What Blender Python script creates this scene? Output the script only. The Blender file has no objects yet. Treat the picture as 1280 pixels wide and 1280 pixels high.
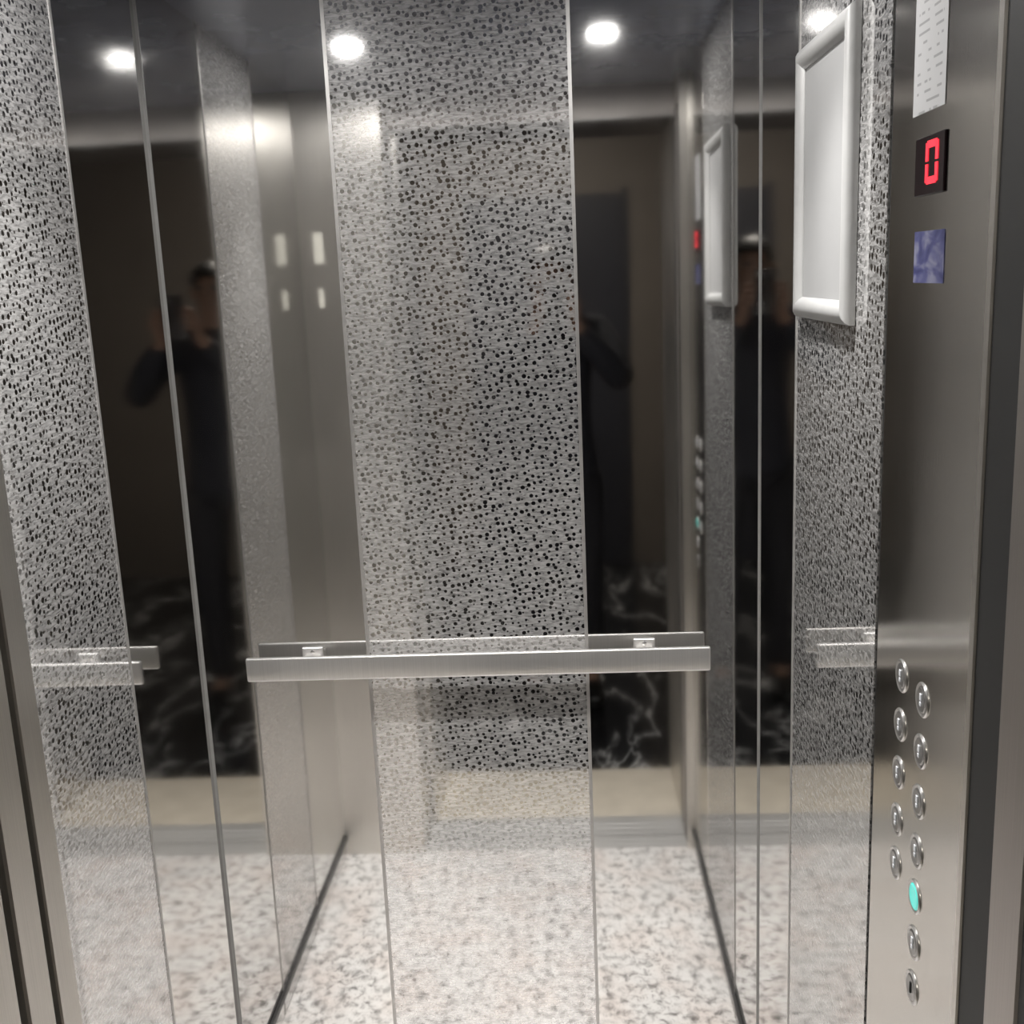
import bpy, bmesh, math, random
from mathutils import Vector, Matrix
random.seed(7)
SC = bpy.context.scene
COL = SC.collection

# ------------------------------------------------------------------ camera
cam_d = bpy.data.cameras.new('camera')
cam = bpy.data.objects.new('camera', cam_d)
COL.objects.link(cam)
CAM_R = [[0.998162, -0.032667, -0.051046],
         [0.042949, -0.212959, 0.976117],
         [-0.042757, -0.976515, -0.211165]]          # rows: world X,Y,Z in (right, down, forward)
cam.matrix_world = Matrix((
    (CAM_R[0][0], -CAM_R[0][1], -CAM_R[0][2], 0.0),
    (CAM_R[1][0], -CAM_R[1][1], -CAM_R[1][2], 0.0),
    (CAM_R[2][0], -CAM_R[2][1], -CAM_R[2][2], 1.605),
    (0, 0, 0, 1)))
cam_d.sensor_width = 36.0
cam_d.lens = 1362.5 / 1280.0 * 36.0
cam_d.clip_start = 0.005
SC.camera = cam

# ------------------------------------------------------------------ world, exposure
w = bpy.data.worlds.new('world'); SC.world = w; w.use_nodes = True
w.node_tree.nodes['Background'].inputs[0].default_value = (0.02, 0.02, 0.022, 1)
w.node_tree.nodes['Background'].inputs[1].default_value = 0.3
SC.view_settings.view_transform = 'Standard'
SC.view_settings.look = 'None'
SC.view_settings.gamma = 1.0
SC.view_settings.use_curve_mapping = False
SC.view_settings.exposure = 0.2
SC.cycles.max_bounces = 14
SC.cycles.glossy_bounces = 12
SC.cycles.diffuse_bounces = 5
SC.cycles.sample_clamp_indirect = 6.0
LAMP_STRENGTH = 690.0      # glow of the lamp lens
BEAM_WATTS = 50.0           # downward beam of each lamp

# ------------------------------------------------------------------ dimensions (metres)
XL, XR = -0.675, 0.331          # inner faces of the side walls
YB, YF = 1.858, 0.830           # back wall (at z 1.07), inner face of the front returns
TILT = 0.0092                   # the back wall leans slightly outwards
ZC = 2.105                      # ceiling
ZH = 2.006                      # underside of the door header
JL, JR = -0.443, 0.311          # edges of the door opening
def yback(z): return YB + TILT * (z - 1.07)

# ------------------------------------------------------------------ materials
class NB:
    def __init__(self, name):
        self.m = bpy.data.materials.new(name); self.m.use_nodes = True
        self.t = self.m.node_tree; self.n = self.t.nodes
        self.b = self.n['Principled BSDF']; self.out = self.n['Material Output']
    def node(self, kind, **kw):
        x = self.n.new(kind)
        for k, v in kw.items():
            if k.startswith('i_'):
                x.inputs[k[2:].replace('_', ' ')].default_value = v
            else: setattr(x, k, v)
        return x
    def link(self, a, b): self.t.links.new(a, b)
    def mapped(self, scale=(1, 1, 1), rot=(0, 0, 0), coord='UV'):
        tc = self.node('ShaderNodeTexCoord'); mp = self.node('ShaderNodeMapping')
        mp.inputs['Scale'].default_value = scale; mp.inputs['Rotation'].default_value = rot
        self.link(tc.outputs[coord], mp.inputs['Vector']); return mp.outputs['Vector']
    def noise(self, vec, scale, detail=3, rough=.5, dist=0.0):
        x = self.node('ShaderNodeTexNoise'); x.inputs['Scale'].default_value = scale
        x.inputs['Detail'].default_value = detail; x.inputs['Roughness'].default_value = rough
        x.inputs['Distortion'].default_value = dist
        self.link(vec, x.inputs['Vector']); return x
    def ramp(self, fac, stops, interp='LINEAR'):
        x = self.node('ShaderNodeValToRGB'); e = x.color_ramp.elements; x.color_ramp.interpolation = interp
        while len(e) < len(stops): e.new(0.5)
        for el, (p, c) in zip(e, stops):
            el.position = p; el.color = c if len(c) == 4 else (*c, 1)
        self.link(fac, x.inputs[0]); return x.outputs[0]
    def math(self, op, a, b=None, clamp=False):
        x = self.node('ShaderNodeMath', operation=op, use_clamp=clamp)
        for i, v in enumerate((a, b)):
            if v is None: continue
            if isinstance(v, (int, float)): x.inputs[i].default_value = v
            else: self.link(v, x.inputs[i])
        return x.outputs[0]
    def mix(self, fac, a, b, mode='MIX'):
        x = self.node('ShaderNodeMix', data_type='RGBA', blend_type=mode)
        for s, v in ((x.inputs[0], fac), (x.inputs[6], a), (x.inputs[7], b)):
            if isinstance(v, (int, float)): s.default_value = v
            elif isinstance(v, tuple): s.default_value = (*v, 1) if len(v) == 3 else v
            else: self.link(v, s)
        return x.outputs[2]
    def bump(self, h, strength=1.0, dist=0.001, normal=None):
        x = self.node('ShaderNodeBump'); x.inputs['Strength'].default_value = strength
        x.inputs['Distance'].default_value = dist; self.link(h, x.inputs['Height'])
        if normal: self.link(normal, x.inputs['Normal'])
        return x.outputs[0]
    def set(self, **kw):
        for k, v in kw.items():
            s = self.b.inputs[k.replace('_', ' ')]
            if isinstance(v, (int, float)): s.default_value = v
            elif isinstance(v, tuple): s.default_value = (*v, 1) if len(v) == 3 else v
            else: self.link(v, s)
        return self

def plain(name, col, rough=.5, metal=0.0, emit=None, estr=0.0, var=0.06, vscale=40):
    k = NB(name)
    n = k.noise(k.mapped(coord='Object'), vscale, 3)
    lo = tuple(c * (1 - var) for c in col); hi = tuple(min(1, c * (1 + var)) for c in col)
    k.set(Base_Color=k.ramp(n.outputs[0], [(.3, lo), (.7, hi)]), Roughness=rough, Metallic=metal)
    if emit: k.set(Emission_Color=emit, Emission_Strength=estr)
    return k.m

def m_mirror():
    k = NB('mirror_polished_steel'); v = k.mapped(coord='UV')
    wav = k.noise(k.mapped(scale=(2.6, 1.3, 1)), 1.0, 1, .4)
    sm = k.noise(k.mapped(scale=(9, 5, 1)), 1.0, 4, .6)
    r = k.ramp(sm.outputs[0], [(.35, (.035,) * 3), (.75, (.065,) * 3)])
    k.set(Base_Color=(.72, .715, .705), Metallic=1.0, Roughness=r, Normal=k.bump(wav.outputs[0], .5, .0012))
    return k.m

def m_brushed(name='brushed_steel', base=(.70, .675, .635), rough=(.29, .38), aniso=.75, arot=0.0):
    k = NB(name)
    st = k.noise(k.mapped(scale=(900, 6, 1)), 1.0, 3, .6)
    big = k.noise(k.mapped(scale=(5, 2.5, 1)), 1.0, 2, .5)
    c = k.ramp(st.outputs[0], [(.3, tuple(x * .93 for x in base)), (.7, tuple(min(1, x * 1.05) for x in base))])
    r = k.ramp(big.outputs[0], [(.3, (rough[0],) * 3), (.7, (rough[1],) * 3)])
    k.set(Base_Color=c, Metallic=1.0, Roughness=r, Normal=k.bump(st.outputs[0], .10, .0004))
    k.b.inputs['Anisotropic'].default_value = aniso
    tg = k.node('ShaderNodeTangent', direction_type='UV_MAP', uv_map='UVMap'); k.link(tg.outputs[0], k.b.inputs['Tangent'])
    k.b.inputs['Anisotropic Rotation'].default_value = arot
    return k.m

def m_textured():
    """embossed steel: frosted, finely ridged ground with polished dots"""
    k = NB('embossed_steel')
    rot = math.radians(-11)
    wv = k.noise(k.mapped(scale=(25, 25, 1)), 1.0, 2, .5)
    uv = k.mapped(scale=(1, 1, 1))
    # cells
    mp = k.mapped(scale=(86, 88, 1), rot=(0, 0, rot))
    wob = k.node('ShaderNodeVectorMath', operation='SCALE'); k.link(wv.outputs[1], wob.inputs[0]); wob.inputs['Scale'].default_value = .35
    add = k.node('ShaderNodeVectorMath', operation='ADD'); k.link(mp, add.inputs[0]); k.link(wob.outputs[0], add.inputs[1])
    vo = k.node('ShaderNodeTexVoronoi', voronoi_dimensions='2D', feature='F1'); vo.inputs['Scale'].default_value = 1.0
    vo.inputs['Randomness'].default_value = .66; k.link(add.outputs[0], vo.inputs['Vector'])
    sep = k.node('ShaderNodeSeparateColor'); k.link(vo.outputs['Color'], sep.inputs[0])
    rad = k.math('MULTIPLY_ADD', sep.outputs[0], .20); rad.node.inputs[2].default_value = .19
    d = k.math('SUBTRACT', rad, vo.outputs['Distance'])
    dot = k.math('MULTIPLY', d, 14.0, True)                       # 1 inside a dot
    # ridges
    rv = k.mapped(scale=(60, 260, 1), rot=(0, 0, math.radians(-55)))
    rn = k.noise(rv, 1.0, 3, .55, .8)
    ridge = k.ramp(rn.outputs[0], [(.36, (0, 0, 0)), (.62, (1, 1, 1))])
    height = k.math('SUBTRACT', k.math('MULTIPLY', ridge, .5), k.math('MULTIPLY', dot, 1.0))
    nb = k.bump(height, .5, .0011)
    wav = k.noise(k.mapped(scale=(2.6, 1.3, 1)), 1.0, 1, .4)
    flatn = k.bump(wav.outputs[0], .5, .0012)
    col = k.mix(ridge, (.66, .655, .65), (.99, .98, .97))
    dif = k.node('ShaderNodeBsdfDiffuse'); k.link(col, dif.inputs[0]); k.link(nb, dif.inputs['Normal'])
    rg = k.node('ShaderNodeBsdfGlossy'); rg.inputs['Roughness'].default_value = .38; k.link(col, rg.inputs[0]); k.link(nb, rg.inputs['Normal'])
    mr = k.node('ShaderNodeBsdfGlossy'); mr.inputs['Roughness'].default_value = .05; mr.inputs[0].default_value = (.68, .675, .67, 1); k.link(flatn, mr.inputs['Normal'])
    ms = k.node('ShaderNodeMixShader'); ms.inputs[0].default_value = .25; k.link(dif.outputs[0], ms.inputs[1]); k.link(rg.outputs[0], ms.inputs[2])
    # how much is clear mirror: dots fully, the ground partly
    f = k.math('MAXIMUM', dot, k.math('MULTIPLY_ADD', ridge, -.08), True)
    f.node.inputs[1].links[0].from_node.inputs[2].default_value = .76
    lw = k.node('ShaderNodeLayerWeight'); lw.inputs[0].default_value = .5
    gz = k.math('MULTIPLY', k.math('MULTIPLY', k.math('SUBTRACT', lw.outputs['Facing'], .45, True), 3.0, True), .10)
    f = k.math('ADD', f, gz, True)
    m2 = k.node('ShaderNodeMixShader'); k.link(f, m2.inputs[0]); k.link(ms.outputs[0], m2.inputs[1]); k.link(mr.outputs[0], m2.inputs[2])
    k.link(m2.outputs[0], k.out.inputs['Surface'])
    return k.m

def m_granite():
    k = NB('light_granite'); v = k.mapped(coord='Object')
    a = k.noise(v, 44, 4, .65, .5); b = k.noise(v, 130, 4, .6); c = k.noise(v, 9, 2, .5)
    base = k.ramp(a.outputs[0], [(.32, (.20, .195, .19)), (.42, (.52, .505, .495)), (.51, (.86, .84, .825)), (.68, (.95, .94, .92))])
    pink = k.ramp(c.outputs[0], [(.42, (1, 1, 1)), (.68, (.96, .905, .88))])
    base = k.mix(1.0, base, pink, 'MULTIPLY')
    spk = k.ramp(b.outputs[0], [(.32, (.35, .33, .33)), (.42, (1, 1, 1))])
    base = k.mix(.8, base, spk, 'MULTIPLY')
    k.set(Base_Color=base, Roughness=.32)
    return k.m

def m_marble():
    k = NB('black_veined_marble'); v = k.mapped(coord='Object', scale=(2.2, .8, 1), rot=(0, 0, .7))
    n = k.noise(v, 2.4, 4, .55, .5)
    d = k.math('ABSOLUTE', k.math('SUBTRACT', n.outputs[0], .5))
    vein = k.ramp(d, [(0.0, (.75, .75, .74)), (.010, (.20, .20, .20)), (.028, (.015, .015, .016))])
    m = k.noise(v, 2.2, 3, .5)
    msk = k.ramp(m.outputs[0], [(.40, (0, 0, 0)), (.55, (1, 1, 1))])
    k.set(Base_Color=k.mix(msk, (.012, .012, .013), vein), Roughness=.12)
    return k.m

def m_ceiling():
    k = NB('dark_polished_ceiling'); v = k.mapped(coord='Object')
    n = k.noise(v, 6, 3, .6); s = k.noise(k.mapped(coord='Object', scale=(40, 140, 1), rot=(0, 0, .9)), 1.0, 2, .5)
    scr = k.ramp(s.outputs[0], [(.74, (.28, .30, .36)), (.80, (.7, .72, .76))])
    k.set(Base_Color=scr, Metallic=.45, Roughness=k.ramp(n.outputs[0], [(.3, (.16,) * 3), (.7, (.30,) * 3)]))
    return k.m

M = {}
M['mirror'] = m_mirror(); M['brushed'] = m_brushed(); M['textured'] = m_textured()
M['granite'] = m_granite(); M['marble'] = m_marble(); M['ceiling'] = m_ceiling()
M['header'] = m_brushed('header_steel', (.50, .47, .45), (.40, .48))
M['panelsteel'] = m_brushed('control_panel_steel', (.62, .60, .565), (.10, .17))
M['trim'] = plain('grey_metal_trim', (.45, .44, .43), .42, .75)
M['corner'] = plain('pale_grey_corner_bead', (.24, .237, .23), .5, .15)
M['seal'] = plain('dark_grey_seal', (.055, .055, .055), .45)
M['black'] = plain('black_rubber', (.012, .012, .012), .6)
M['rail'] = m_brushed('handrail_steel', (.74, .73, .72), (.28, .36)); M['rail'].node_tree.nodes['Principled BSDF'].inputs['Metallic'].default_value = .85
M['cap'] = plain('brushed_button_cap', (.34, .335, .33), .3, .9, var=.03)
M['bezel'] = plain('satin_button_ring', (.60, .59, .58), .28, .9, var=.02)
M['chrome'] = plain('chrome', (.80, .80, .80), .08, 1.0, var=.02)
M['alum'] = plain('satin_silver_aluminium', (.44, .44, .435), .34, .35, var=.03)
M['sheet'] = plain('pale_grey_paper', (.27, .27, .27), .45, var=.04, vscale=9)
M['beige'] = plain('beige_stone', (.74, .67, .56), .35, var=.08, vscale=14)
M['sill'] = m_brushed('sill_aluminium', (.70, .69, .675), (.35, .42)); M['sill'].node_tree.nodes['Principled BSDF'].inputs['Metallic'].default_value = .4
M['lobbywall'] = plain('dark_brown_wall_paint', (.15, .13, .112), .55, var=.08, vscale=3)
M['lobbydoor'] = plain('dark_navy_door_paint', (.030, .031, .040), .45)
M['lobbyceil'] = plain('grey_lobby_ceiling', (.16, .155, .15), .8)
M['shaft'] = plain('dark_shaft', (.03, .03, .03), .8)
M['displayglass'] = plain('display_black', (.010, .004, .006), .15)
M['digit'] = plain('red_led', (.4, .01, .02), .4, emit=(1, .03, .05), estr=1.3, var=0)
M['mark'] = plain('pale_button_mark', (.70, .72, .75), .35, emit=(.75, .8, .9), estr=.05, var=.02)
M['teal'] = plain('teal_lit_lens', (.10, .55, .50), .25, emit=(.08, .85, .72), estr=.35, var=.03)
M['lamp'] = plain('lamp_diffuser', (.9, .9, .9), .5, emit=(1.0, .98, .955), estr=LAMP_STRENGTH, var=0)
M['sticker'] = plain('cream_sticker', (.80, .78, .70), .5, var=.04)
M['skin'] = plain('skin', (.26, .155, .11), .55, var=.06)
M['jacket'] = plain('navy_cloth', (.014, .015, .022), .85, var=.2, vscale=120)
M['trouser'] = plain('dark_trouser_cloth', (.012, .012, .016), .85, var=.2, vscale=120)
M['hair'] = plain('black_hair', (.010, .008, .007), .5, var=.2, vscale=200)
M['shoe'] = plain('black_shoe_leather', (.012, .012, .012), .35)
M['phone'] = plain('black_phone_glass', (.012, .012, .014), .12)
M['eyewhite'] = plain('eye', (.10, .08, .07), .3, var=.02)

def m_notice():
    k = NB('printed_notice_paper'); tc = k.node('ShaderNodeTexCoord'); s = k.node('ShaderNodeSeparateXYZ'); k.link(tc.outputs['UV'], s.inputs[0])
    u, v = s.outputs[0], s.outputs[1]                      # metres on the sheet
    row = k.math('FRACT', k.math('MULTIPLY', v, 118.0))
    rowm = k.math('LESS_THAN', row, .26)
    cell = k.node('ShaderNodeCombineXYZ'); k.link(k.math('MULTIPLY', u, 60.0), cell.inputs[0]); k.link(k.math('MULTIPLY', k.math('FLOOR', k.math('MULTIPLY', v, 118.0)), 7.3), cell.inputs[1])
    n = k.noise(cell.outputs[0], 1.0, 1, .4)
    ink = k.math('MULTIPLY', rowm, k.math('GREATER_THAN', n.outputs[0], .50))
    inx = k.math('MULTIPLY', k.math('GREATER_THAN', u, .010), k.math('LESS_THAN', u, .076))
    ink = k.math('MULTIPLY', k.math('MULTIPLY', ink, inx), .5)
    k.set(Base_Color=k.mix(ink, (.50, .50, .505), (.08, .08, .085)), Roughness=.5)
    return k.m
def m_blue():
    k = NB('blue_printed_sticker'); v = k.mapped(scale=(34, 58, 1))
    n = k.noise(v, 1.0, 2, .5, .6)
    k.set(Base_Color=k.ramp(n.outputs[0], [(.35, (.03, .035, .12)), (.5, (.07, .075, .19)), (.66, (.20, .205, .30))]), Roughness=.35)
    return k.m
M['notice'] = m_notice(); M['blue'] = m_blue()

# ------------------------------------------------------------------ mesh helpers
def box(bm, x0, x1, y0, y1, z0, z1, bev=0.0, seg=1):
    r = bmesh.ops.create_cube(bm, size=1.0)
    vs = r['verts']
    for v in vs:
        v.co = Vector(((x0 + x1) / 2 + v.co.x * (x1 - x0), (y0 + y1) / 2 + v.co.y * (y1 - y0), (z0 + z1) / 2 + v.co.z * (z1 - z0)))
    if bev:
        es = list({e for v in vs for e in v.link_edges})
        bmesh.ops.bevel(bm, geom=es, offset=bev, segments=seg, affect='EDGES', profile=.5)
    return bm
def lathe(bm, prof, axis='Z', at=(0, 0, 0), n=28):
    """prof: list of (radius, height) ; closed at ends where radius == 0"""
    rings = []
    for r, h in prof:
        if r < 1e-6: rings.append([bm.verts.new((0, 0, h))])
        else: rings.append([bm.verts.new((r * math.cos(2 * math.pi * i / n), r * math.sin(2 * math.pi * i / n), h)) for i in range(n)])
    new = [v for q in rings for v in q]
    for a, b in zip(rings, rings[1:]):
        for i in range(n):
            j = (i + 1) % n
            if len(a) == 1 and len(b) > 1: bm.faces.new((a[0], b[i], b[j]))
            elif len(b) == 1 and len(a) > 1: bm.faces.new((a[i], b[0], a[j]))
            elif len(a) > 1: bm.faces.new((a[i], b[i], b[j], a[j]))
    if axis == '-X':     # height axis points to -X
        for v in new: v.co = Vector((-v.co.z, v.co.x, v.co.y))
    elif axis == '-Y':
        for v in new: v.co = Vector((v.co.x, -v.co.z, v.co.y))
    elif axis == 'Y':
        for v in new: v.co = Vector((v.co.x, v.co.z, v.co.y))
    for v in new: v.co += Vector(at)
    return bm
def uv_planar(me):
    """UVs in metres from the dominant face axis: u horizontal, v vertical"""
    uv = me.uv_layers.new(name='UVMap')
    for p in me.polygons:
        n = p.normal
        ax = max(range(3), key=lambda i: abs(n[i]))
        for li in p.loop_indices:
            c = me.vertices[me.loops[li].vertex_index].co
            uv.data[li].uv = (c.y, c.z) if ax == 0 else ((c.x, c.z) if ax == 1 else (c.x, c.y))
def obj(name, bm, mat, parent=None, smooth=False):
    bmesh.ops.recalc_face_normals(bm, faces=bm.faces)
    me = bpy.data.meshes.new(name); bm.to_mesh(me); bm.free()
    uv_planar(me)
    me.materials.append(M[mat] if isinstance(mat, str) else mat)
    if smooth:
        for p in me.polygons: p.use_smooth = True
        try: me.set_sharp_from_angle(angle=math.radians(35))
        except Exception: pass
    o = bpy.data.objects.new(name, me); COL.objects.link(o)
    if parent: o.parent = parent; o.matrix_parent_inverse = parent.matrix_world.inverted()
    return o
def empty(name, loc=(0, 0, 0)):
    o = bpy.data.objects.new(name, None); COL.objects.link(o); o.location = loc
    o.empty_display_size = .05
    o.matrix_world = Matrix.Translation(loc)
    return o
def tag(o, label, cat=None, group=None, kind=None):
    if label: o['label'] = label
    if cat: o['category'] = cat
    if group: o['group'] = group
    if kind: o['kind'] = kind
    return o
def bxo(name, b, mat, parent=None, bev=0.0, smooth=False):
    bm = bmesh.new(); box(bm, *b, bev=bev); return obj(name, bm, mat, parent, smooth)

# ------------------------------------------------------------------ the lift car shell
# floor
tag(bxo('floor', (XL, XR, YF - .012, YB + .01, -.03, 0), 'granite'), 'light grey and pink speckled granite floor of the lift car', 'floor', kind='structure')
# ceiling
tag(bxo('ceiling', (XL - .03, XR + .03, YF - .15, YB + .06, ZC, ZC + .03), 'ceiling'), 'dark polished metal ceiling of the lift car', 'ceiling', kind='structure')

# back wall: three sheets divided by thin metal strips, all leaning by TILT
def back_sheet(name, x0, x1, mat, parent, proud=0.0, thick=.012, z0=0.0, z1=ZC, wrap=False):
    bm = bmesh.new(); box(bm, x0, x1, 0, thick, z0, z1)
    for v in bm.verts: v.co.y += yback(v.co.z) - proud
    return obj(name, bm, mat, parent)
SL, SR = -0.368, 0.026
wb = empty('wall_back', (-.17, YB + .03, 0)); tag(wb, 'back wall of the lift car, two mirror sheets beside one embossed sheet', 'wall', kind='structure')
g = .003
back_sheet('mirror_panel', XL + .004, SL - g, 'mirror', wb)
back_sheet('embossed_panel', SL + g, SR - g, 'textured', wb)
back_sheet('mirror_panel', SR + g, XR - .0025, 'mirror', wb)
back_sheet('joint_strip', SL - g, SL + g, 'trim', wb, proud=.0012, thick=.01)
back_sheet('joint_strip', SR - g, SR + g, 'trim', wb, proud=.0012, thick=.01)
back_sheet('corner_strip', XL, XL + .005, 'corner', wb, proud=.0015, thick=.01)
back_sheet('corner_strip', XR - .0025, XR, 'corner', wb, proud=.0015, thick=.01)
# left wall
wl = empty('wall_left', (XL - .02, 1.34, 0)); tag(wl, 'left wall of the lift car with an embossed sheet between two mirror sheets', 'wall', kind='structure')
LT0, LT1 = 1.20, 1.551
bxo('mirror_panel', (XL - .012, XL, LT1 + g, YB + .022, 0, ZC), 'mirror', wl)
bxo('embossed_panel', (XL - .012, XL, LT0 + g, LT1 - g, 0, ZC), 'textured', wl)
bxo('mirror_panel', (XL - .012, XL, YF, LT0 - g, 0, ZC), 'mirror', wl)
for y in (LT0, LT1): bxo('joint_strip', (XL - .01, XL + .0012, y - g, y + g, 0, ZC), 'trim', wl)
# right wall
wr = empty('wall_right', (XR + .02, 1.5, 0)); tag(wr, 'right wall of the lift car with mirror and embossed sheets', 'wall', kind='structure')
RT0, RT1 = 1.146, 1.575
bxo('mirror_panel', (XR, XR + .012, RT1 + g, YB + .022, 0, ZC), 'mirror', wr)
bxo('embossed_panel', (XR, XR + .012, RT0 + .006, RT1 - g, 0, ZC), 'textured', wr)
bxo('joint_strip', (XR - .0012, XR + .01, RT1 - g, RT1 + g, 0, ZC), 'trim', wr)
bxo('shadow_gap', (XR + .002, XR + .012, RT0 - .003, RT0 + .006, 0, ZC), 'black', wr)
# front wall: returns and header
wf = empty('wall_front', (-.07, YF, 0)); tag(wf, 'front wall of the lift car, brushed steel returns and header round the door', 'wall', kind='structure')
bxo('return_panel', (XL - .012, JL, .797, YF, 0, ZC), 'brushed', wf, bev=.0015)
bxo('return_panel', (JR, XR + .012, .818, YF, 0, ZC), 'brushed', wf, bev=.0015)
bxo('header_panel', (JL, JR, .68, .70, 2.024, ZC), 'header', wf)
bxo('header_lip', (JL, JR, .678, .703, 2.018, 2.024), 'trim', wf)
bxo('return_cheek', (JL - .012, JL, .70, .797, 2.036, ZC), 'brushed', wf)
bxo('return_cheek', (JR, JR + .012, .70, .818, 2.036, ZC), 'brushed', wf)

# dark seals along the foot of the side walls
tag(bxo('trim_1', (XL, XL + .007, YF, YB - .002, .046, .062), 'seal', bev=.002), 'dark grey seal strip along the foot of the left wall', 'trim', kind='structure')
tag(bxo('trim_2', (XR - .007, XR, YF, YB - .002, .046, .062), 'seal', bev=.002), 'dark grey seal strip along the foot of the right wall', 'trim', kind='structure')

# ------------------------------------------------------------------ doorway
# sill with grooves
sill = empty('trim_3', (-.07, .71, 0)); tag(sill, 'grooved aluminium door sill between lift car and landing', 'door sill', kind='structure')
for a, b in ((.797, .818), (.772, .794), (.742, .769), (.700, .732), (.673, .697), (.620, .670)):
    bxo('sill_rib', (JL - .25, JR + .04, a, b, -.03, -.001), 'sill', sill, bev=.0015)
bxo('sill_groove', (JL - .25, JR + .04, .62, .818, -.045, -.012), 'black', sill)
# car door and landing door, slid open to the left
d1 = empty('door_1', (JL - .2, .768, 0)); tag(d1, 'brushed steel lift car door slid open behind the left return', 'door', kind='structure')
bxo('door_panel', (JL - .42, JL, .749, .788, .006, ZH + .03), 'brushed', d1, bev=.002)
bxo('edge_seal', (JL - .40, JL - .012, .788, .797, .006, ZH + .03), 'black', d1)
d2 = empty('door_2', (JL - .2, .7, 0)); tag(d2, 'brushed steel landing door slid open behind the lift car door', 'door', kind='structure')
bxo('door_panel', (JL - .42, JL, .692, .738, .006, ZH + .03), 'brushed', d2, bev=.002)
bxo('edge_seal', (JL - .40, JL - .012, .738, .749, .006, ZH + .03), 'black', d2)
# closing side
jm = empty('trim_4', (JR, .74, 0)); tag(jm, 'black rubber and steel closing jamb beside the control panel', 'door jamb', kind='structure')
bxo('rubber_strip', (JR + .002, JR + .06, .764, .818, 0, ZH + .03), 'black', jm)
bxo('steel_post', (JR, JR + .06, .708, .764, 0, ZH + .03), 'header', jm, bev=.002)
bxo('rubber_strip', (JR + .002, JR + .06, .655, .708, 0, ZH + .03), 'black', jm)
# landing portal
pt = empty('trim_5', (-.06, .45, 0)); tag(pt, 'brushed steel landing portal lining the doorway', 'door frame', kind='structure')
bxo('portal_side', (-.60, -.430, .28, .655, 0, 2.36), 'brushed', pt, bev=.002)
bxo('portal_side', (JR + .004, .60, .28, .655, 0, 2.36), 'brushed', pt, bev=.002)
bxo('portal_head', (-.430, JR + .004, .28, .655, 2.03, 2.36), 'header', pt)
bxo('closing_strip', (JL - .45, JR + .06, .655, .678, ZH + .03, 2.36), 'shaft', pt)
# landing (behind the camera, seen in the mirrors)
tag(bxo('floor_threshold', (-.430, JR + .004, .28, .62, -.03, -.002), 'beige'), 'beige stone threshold in front of the door sill', 'threshold', kind='structure')
tag(bxo('floor_landing', (-1.8, 1.8, -2.55, .28, -.03, -.002), 'marble'), 'black marble landing floor with white veins', 'floor', kind='structure')
bl = empty('wall_landing', (0, -2.55, 0)); tag(bl, 'dark brown landing walls opposite the lift', 'wall', kind='structure')
bxo('wall_panel', (-1.8, 1.8, -2.6, -2.55, 0, 2.75), 'lobbywall', bl)
bxo('wall_panel', (-1.85, -1.8, -2.6, .30, 0, 2.75), 'lobbywall', bl)
bxo('wall_panel', (1.8, 1.85, -2.6, .30, 0, 2.75), 'lobbywall', bl)
bxo('wall_panel', (-1.8, -.60, .28, .33, 0, 2.75), 'lobbywall', bl)
bxo('wall_panel', (.60, 1.8, .28, .33, 0, 2.75), 'lobbywall', bl)
bxo('wall_panel', (-.60, .60, .28, .33, 2.36, 2.75), 'lobbywall', bl)
tag(bxo('ceiling_landing', (-1.85, 1.85, -2.6, .33, 2.75, 2.8), 'lobbyceil'), 'plain grey ceiling of the landing', 'ceiling', kind='structure')
ll = empty('landing_fill_lamp', (-.2, -1.2, 2.75)); tag(ll, 'round fill lamp added out of view on the landing ceiling', 'ceiling light')  # unseen lamp, added only to brighten the landing in the mirrors
bm = bmesh.new(); lathe(bm, [(.12, 0), (.12, -.03), (.11, -.035), (.11, 0)], at=(-.2, -1.2, 2.75)); obj('rim', bm, 'trim', ll, True)
bm = bmesh.new(); lathe(bm, [(0, -.05), (.06, -.047), (.11, -.03)], at=(-.2, -1.2, 2.75)); obj('shade', bm, plain('fill_lamp_shade', (.8, .78, .72), .5, emit=(1, .93, .84), estr=210.0, var=0), ll, True)
d3 = empty('door_3', (-.07, -2.53, 0)); tag(d3, 'dark navy door in the landing wall opposite the lift', 'door', kind='structure')
bxo('door_leaf', (-.50, .355, -2.549, -2.525, .008, 2.11), 'lobbydoor', d3, bev=.002)
for x in (-.53, .355): bxo('door_casing', (x, x + .03, -2.549, -2.535, 0, 2.14), 'lobbydoor', d3)
bm = bmesh.new(); lathe(bm, [(0, 0), (.024, 0), (.024, .01), (.009, .012), (.009, .05), (.022, .055), (.024, .075), (0, .08)], 'Y', (-.43, -2.525, 1.02)); obj('door_knob', bm, 'chrome', d3, True)

# ------------------------------------------------------------------ ceiling downlights
def downlight(x, y, label):
    t = empty('ceiling_downlight', (x, y, ZC)); tag(t, label, 'ceiling light', 'recessed downlights in the car ceiling')
    bm = bmesh.new(); lathe(bm, [(.0245, -.001), (.0255, -.004), (.033, -.004), (.036, -.001), (.036, .0), (.0245, .0)], at=(x, y, ZC), n=40); obj('bezel', bm, 'chrome', t, True)
    bm = bmesh.new(); lathe(bm, [(0, -.0035), (.016, -.0032), (.0245, -.0012)], at=(x, y, ZC), n=40); obj('diffuser', bm, 'lamp', t, True)
    ld = bpy.data.lights.new('lamp_beam', 'SPOT'); ld.energy = BEAM_WATTS; ld.color = (1.0, .98, .955)
    ld.spot_size = math.radians(84); ld.spot_blend = 1.0; ld.shadow_soft_size = .026
    lo = bpy.data.objects.new('lamp_beam', ld); COL.objects.link(lo); lo.location = (0, 0, -.03); lo.parent = t
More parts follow.
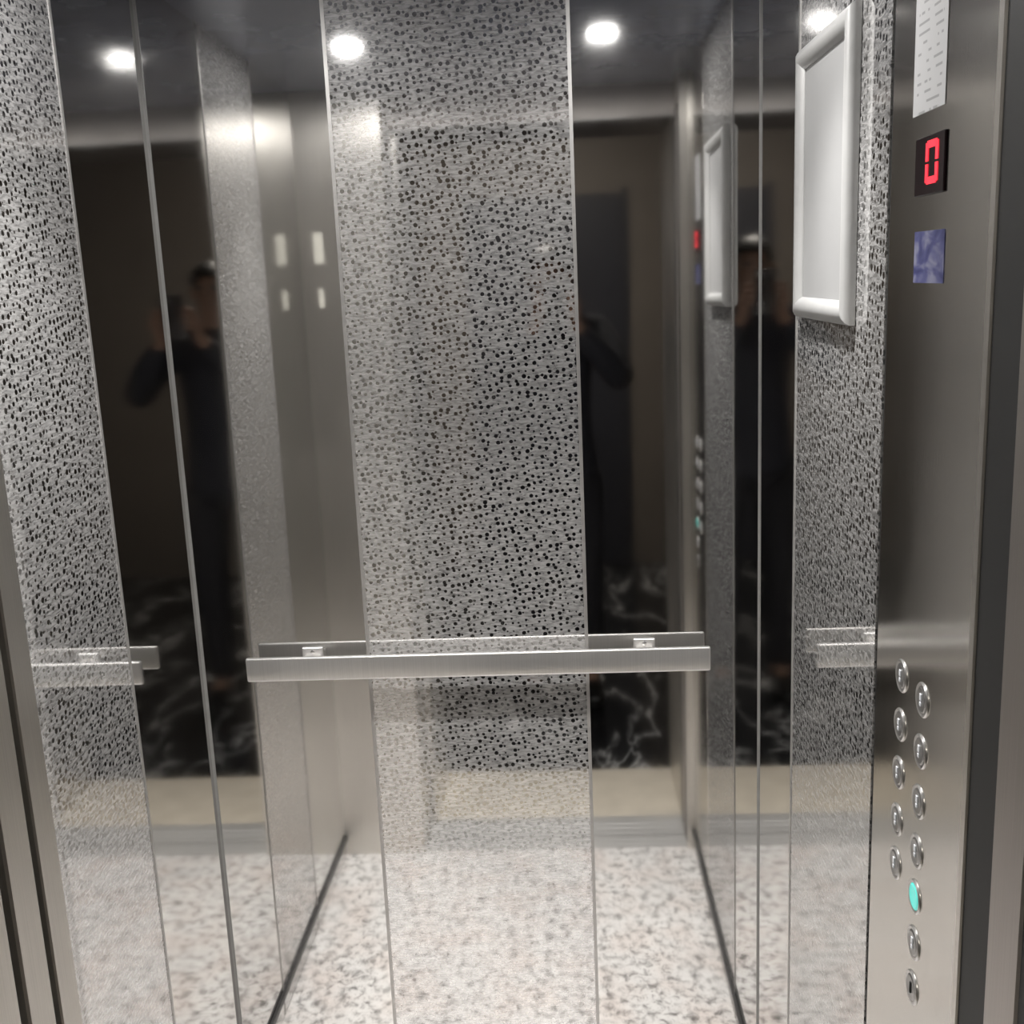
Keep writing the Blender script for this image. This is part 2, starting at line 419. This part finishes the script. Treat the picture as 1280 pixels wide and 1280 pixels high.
downlight(-.432, 1.30, 'round recessed ceiling downlight on the side away from the control panel')
downlight(.104, 1.30, 'round recessed ceiling downlight on the control panel side')

# ------------------------------------------------------------------ handrail
hr = empty('handrail', (-.17, yback(.94), .94)); tag(hr, 'flat brushed steel handrail fixed across the back wall', 'handrail')
bm = bmesh.new(); box(bm, -.580, .240, 1.811, 1.821,   .918, .962, bev=.0035, seg=3); obj('bar', bm, 'rail', hr, True)
for x in (-.468, .128):
    br = bxo('bracket', (x - .015, x + .015, 1.821, yback(.95) - .004, .936, .952), 'rail', hr, bev=.0012)
    bm = bmesh.new(); box(bm, x - .019, x + .019, yback(.94) - .005, yback(.94) - .0005, .922, .966, bev=.001); obj('wall_plate', bm, 'rail', br)
    for dz in (.93, .958):
        bm = bmesh.new(); lathe(bm, [(0, .004), (.003, .0035), (.004, .002), (.004, 0), (0, 0)], '-Y', (x, yback(.94) - .005, dz), 14); obj('screw', bm, 'chrome', br, True)

# ------------------------------------------------------------------ control panel
cp = empty('control_panel', (XR, .99, 0)); tag(cp, 'full height brushed steel lift control panel with two columns of round buttons', 'control panel')
bxo('faceplate', (XR, XR + .012, YF + .0005, RT0 - .003, 0, ZC), 'panelsteel', cp, bev=.0012)
def button(y, z, lit=False, key=False):
    x = XR
    bm = bmesh.new(); lathe(bm, [(.0135, .0), (.0135, .0012), (.0148, .0018), (.0162, .0018), (.0172, .0006), (.0172, 0), (.0135, 0)], '-X', (x, y, z), 32)
    b = obj('button', bm, 'bezel', cp, True)
    bm = bmesh.new(); lathe(bm, [(0, .0018), (.006, .0016), (.0115, .0022), (.0132, .0012), (.0132, 0), (0, 0)], '-X', (x, y, z), 32)
    obj('cap', bm, 'teal' if lit else 'cap', b, True)
    if not key and not lit:      # small pale raised mark, too blurred in the photo to read
        bm = bmesh.new()
        box(bm, x - .0028, x - .0016, y - .0022, y + .0022, z - .0005, z + .0065, bev=.0004)
        box(bm, x - .0028, x - .0016, y - .0018, y + .0022, z - .0062, z - .0020, bev=.0004)
        obj('mark', bm, 'mark', b)
    if key:
        bm = bmesh.new(); box(bm, x - .0028, x - .0010, y - .0012, y + .0012, z - .006, z + .006); obj('key_slot', bm, 'black', b)
    if lit: b['label'] = 'teal lit push button'
ROWS = [1.195, 1.1425, 1.090, 1.0375, .988]
for i, z in enumerate(ROWS): button(1.054, z)
for i, z in enumerate(ROWS): button(.990, z, lit=(i == 4))
button(.988, .938); button(.988, .888, key=True)
# display
dp = bxo('display', (XR - .0022, XR, .983, 1.061, 1.660, 1.711), 'displayglass', cp, bev=.0008); dp['label'] = 'black floor display'
def seg(y0, y1, z0, z1):
    bxo('digit_segment', (XR - .0029, XR - .0022, y0, y1, z0, z1), 'digit', dp)
# a seven-segment 0: seen from inside the car +Y is to the left
t_ = .0062; ya, yb_ = .998, 1.030; za, zm, zb = 1.669, 1.6875, 1.706
seg(ya + t_ * .6, yb_ - t_ * .6, zb - t_, zb); seg(ya + t_ * .6, yb_ - t_ * .6, za, za + t_)
for yy in (ya, yb_ - t_):
    seg(yy, yy + t_, zm + .0012, zb - .0015); seg(yy, yy + t_, za + .0015, zm - .0012)
# notice and sticker on the panel
bm = bmesh.new(); box(bm, XR - .0007, XR - .0001, .991, 1.077, 1.732, 1.880)
nt = obj('paper_notice', bm, 'notice'); tag(nt, 'white printed paper notice taped above the red floor display', 'notice')
for l in nt.data.uv_layers[0].data: l.uv = (1.077 - l.uv[0], l.uv[1] - 1.732)
bs = bxo('blue_sticker', (XR - .0006, XR - .0001, .979, 1.060, 1.583, 1.629), 'blue'); tag(bs, 'small blue sticker below the red floor display', 'sticker')
# cream stickers on the left return
for nm, b, lab in (('sticker', (-.638, -.613, YF + .0001, YF + .0008, 1.677, 1.755), 'tall cream sticker on the brushed front return'),
                   ('sticker', (-.634, -.620, YF + .0001, YF + .0008, 1.564, 1.612), 'short cream sticker under the tall one on the brushed front return')):
    tag(bxo(nm, b, 'sticker'), lab, 'sticker')

# ------------------------------------------------------------------ snap frame on the right wall
fy0, fy1, fz0, fz1 = 1.262, 1.539, 1.534, 1.877
pf = empty('poster_frame', (XR, (fy0 + fy1) / 2, fz0)); tag(pf, 'silver snap frame with a blank pale sheet on the right wall', 'poster frame')
FW, FD = .027, .015
prof = [(0, 0), (0, .006), (.003, .011), (.008, .0143), (.0135, .015), (.019, .0137), (.024, .010), (.027, .006), (.027, 0)]   # (inwards, proud)
corners = [(fy0, fz0, 1, 1), (fy1, fz0, -1, 1), (fy1, fz1, -1, -1), (fy0, fz1, 1, -1)]
for i in range(4):
    a, b = corners[i], corners[(i + 1) % 4]
    bm = bmesh.new(); ra = []; rb = []
    for (s, p) in prof:
        ra.append(bm.verts.new((XR - .0005 - p, a[0] + a[2] * s, a[1] + a[3] * s)))
        rb.append(bm.verts.new((XR - .0005 - p, b[0] + b[2] * s, b[1] + b[3] * s)))
    for j in range(len(prof) - 1): bm.faces.new((ra[j], ra[j + 1], rb[j + 1], rb[j]))
    bm.faces.new((ra[0], rb[0], rb[-1], ra[-1])); bm.faces.new(ra); bm.faces.new(rb[::-1])
    obj('frame_rail', bm, 'alum', pf, True)
bxo('sheet', (XR - .005, XR - .0008, fy0 + .02, fy1 - .02, fz0 + .02, fz1 - .02), 'sheet', pf)

# ------------------------------------------------------------------ the photographer (seen only in the mirrors) and the phone
def skin_obj(name, joints, edges, mat, parent=None, root=0, levels=2):
    """joints: list of (x,y,z, rx, ry)"""
    me = bpy.data.meshes.new(name)
    me.from_pydata([j[:3] for j in joints], edges, [])
    o = bpy.data.objects.new(name, me); COL.objects.link(o)
    md = o.modifiers.new('skin', 'SKIN')
    if not me.skin_vertices: me.skin_vertices.new()
    for i, j in enumerate(joints):
        me.skin_vertices[0].data[i].radius = (j[3], j[4] if len(j) > 4 else j[3])
        me.skin_vertices[0].data[i].use_root = (i == root)
    md.use_smooth_shade = True
    s = o.modifiers.new('sub', 'SUBSURF'); s.levels = levels; s.render_levels = levels
    dg = bpy.context.evaluated_depsgraph_get(); dg.update()
    ev = o.evaluated_get(dg); m2 = bpy.data.meshes.new_from_object(ev)
    m2.name = name; m2.materials.clear(); m2.materials.append(M[mat])
    for p in m2.polygons: p.use_smooth = True
    o.modifiers.clear(); o.data = m2; bpy.data.meshes.remove(me)
    if parent: o.parent = parent; o.matrix_parent_inverse = parent.matrix_world.inverted()
    return o
PX, PY = -.04, -.42
pe = empty('person', (PX, PY, 0)); tag(pe, 'person in dark clothes standing on the landing holding up a phone', 'person')
J = [(PX, PY, .96, .10, .075),            # 0 pelvis
     (PX, PY, 1.12, .125, .095), (PX, PY, 1.32, .145, .105), (PX, PY - .01, 1.43, .10, .075),   # 1 waist 2 chest 3 upper chest
     (PX, PY, 1.50, .052, .052), (PX, PY + .015, 1.565, .06, .072), (PX, PY + .02, 1.64, .074, .092), (PX, PY + .012, 1.715, .055, .07)]  # neck, jaw, head, crown
Ed = [(0, 1), (1, 2), (2, 3), (3, 4), (4, 5), (5, 6), (6, 7)]
def chain(start, pts):
    k = start
    for p in pts:
        J.append(p); Ed.append((k, len(J) - 1)); k = len(J) - 1
    return k
wrists = {}
for s in (-1, 1):
    wx = -.018 + s * .062
    k = chain(3, [(PX + s * .17, PY - .005, 1.425, .062, .062), (PX + s * .225, PY + .10, 1.34, .048, .048), (PX + s * .25, PY + .20, 1.255, .042, .042),
                  ((PX + s * .25 + wx) / 2, PY + .29, 1.37, .038, .038), (wx, -.075, 1.475, .027, .022), (wx + s * .004, -.052, 1.515, .030, .016), (wx + s * .003, -.035, 1.55, .030, .013)])
    wrists[s] = k
    chain(0, [(PX + s * .085, PY, .86, .072, .072), (PX + s * .10, PY + .01, .66, .07, .07), (PX + s * .105, PY + .02, .49, .055, .058), (PX + s * .105, PY, .32, .05, .055),
              (PX + s * .11, PY - .01, .10, .035, .038), (PX + s * .115, PY + .05, .045, .035, .028), (PX + s * .12, PY + .13, .035, .035, .02)])
    # fingers: four behind / round the phone edge, thumb in front of it on the screen side
    for f in range(4):
        z = 1.575 - f * .021; ln = (.030, .034, .032, .026)[f]
        chain(k, [(wx + s * .004, -.022, z, .0085), (wx - s * .006, -.006, z + .003, .008), (wx - s * ln * .75, -.002 - .0, z + .004, .0065)])
    chain(k, [(wx - s * .004, -.045, 1.545, .011), (wx - s * .018, -.042, 1.572, .0095), (wx - s * .030, -.036, 1.59, .0075)])
body = skin_obj('body', J, Ed, 'skin', pe)
# face: nose, mouth, eyes, ears as small children
hy = PY + .02
skin_obj('nose', [(PX, hy + .083, 1.655, .008), (PX, hy + .097, 1.628, .011), (PX, hy + .085, 1.618, .010)], [(0, 1), (1, 2)], 'skin', pe)
skin_obj('mouth', [(PX - .022, hy + .074, 1.588, .004), (PX, hy + .082, 1.588, .006), (PX + .022, hy + .074, 1.588, .004)], [(0, 1), (1, 2)], 'skin', pe)
for s in (-1, 1):
    bm = bmesh.new(); bmesh.ops.create_uvsphere(bm, u_segments=12, v_segments=8, radius=.012)
    for v in bm.verts: v.co += Vector((PX + s * .032, hy + .073, 1.652))
    obj('eye', bm, 'eyewhite', pe, True)
    skin_obj('ear', [(PX + s * .076, hy - .005, 1.66, .010, .014), (PX + s * .080, hy - .008, 1.635, .010, .014), (PX + s * .075, hy - .002, 1.61, .007, .009)], [(0, 1), (1, 2)], 'skin', pe)
bm = bmesh.new(); bmesh.ops.create_uvsphere(bm, u_segments=28, v_segments=18, radius=1.0)
for v in bm.verts: v.co = Vector((PX + v.co.x * .088, hy - .004 + v.co.y * .107, 1.655 + v.co.z * .100))
bmesh.ops.delete(bm, geom=[v for v in bm.verts if v.co.z < 1.585 or (v.co.y > hy + .035 and v.co.z < 1.70) or (v.co.y > hy - .01 and v.co.z < 1.655)], context='VERTS')
bmesh.ops.solidify(bm, geom=bm.faces[:], thickness=.012)
obj('hair', bm, 'hair', pe, True)
# jacket: torso and short sleeves to the elbow, trousers, shoes
JJ = [(PX, PY, .80, .185, .145), (PX, PY, .93, .180, .140), (PX, PY, 1.12, .145, .112), (PX, PY, 1.32, .163, .122), (PX, PY - .01, 1.435, .115, .09), (PX, PY, 1.485, .066, .064)]
JE = [(0, 1), (1, 2), (2, 3), (3, 4), (4, 5)]
for s in (-1, 1):
    i = len(JJ); JJ += [(PX + s * .175, PY - .005, 1.43, .074, .074), (PX + s * .228, PY + .10, 1.34, .060, .060), (PX + s * .253, PY + .195, 1.258, .054, .054), ((PX + s * .25 - .018 + s * .062) / 2, PY + .29, 1.37, .050, .050), (-.018 + s * .066, -.082, 1.462, .037, .034)]
    JE += [(4, i), (i, i + 1), (i + 1, i + 2), (i + 2, i + 3), (i + 3, i + 4)]
skin_obj('jacket', JJ, JE, 'jacket', pe)
TJ = [(PX, PY, .98, .145, .11)]; TE = []
for s in (-1, 1):
    i = len(TJ); TJ += [(PX + s * .095, PY, .86, .10, .10), (PX + s * .10, PY + .01, .66, .083, .083), (PX + s * .105, PY + .02, .49, .071, .073), (PX + s * .105, PY, .32, .064, .068), (PX + s * .11, PY - .01, .09, .058, .062)]
    TE += [(0, i), (i, i + 1), (i + 1, i + 2), (i + 2, i + 3), (i + 3, i + 4)]
skin_obj('trousers', TJ, TE, 'trouser', pe)
for s in (-1, 1):
    skin_obj('shoe', [(PX + s * .11, PY - .045, .046, .042, .044), (PX + s * .114, PY + .05, .044, .045, .042), (PX + s * .12, PY + .14, .036, .044, .034), (PX + s * .122, PY + .19, .030, .034, .026)], [(0, 1), (1, 2), (2, 3)], 'shoe', pe, 1)
# phone, tilted like the camera; its lens sits right at the camera position
ph = empty('smartphone', (0, 0, 1.605)); tag(ph, 'black smartphone held up in both hands by the person', 'phone')
ph.matrix_world = Matrix.Translation((0, 0, 1.605)) @ Matrix.Rotation(math.radians(-12.2), 4, 'X')
bpy.context.view_layer.update()
def local_part(name, bm, mat, parent, smooth=False):
    o = obj(name, bm, mat, None, smooth); o.parent = parent; return o
bm = bmesh.new(); box(bm, -.056, .020, -.020, -.012, -.135, .020, bev=.003, seg=2); local_part('case', bm, 'phone', ph, True)
bm = bmesh.new(); lathe(bm, [(0, .0005), (.006, .0008), (.0085, .002), (.0095, .001), (.0095, 0)], 'Y', (0, -.012, 0), 24); local_part('camera_lens', bm, 'chrome', ph, True)
bm = bmesh.new(); box(bm, -.053, .017, -.0206, -.020, -.130, .015); local_part('screen', bm, 'displayglass', ph)
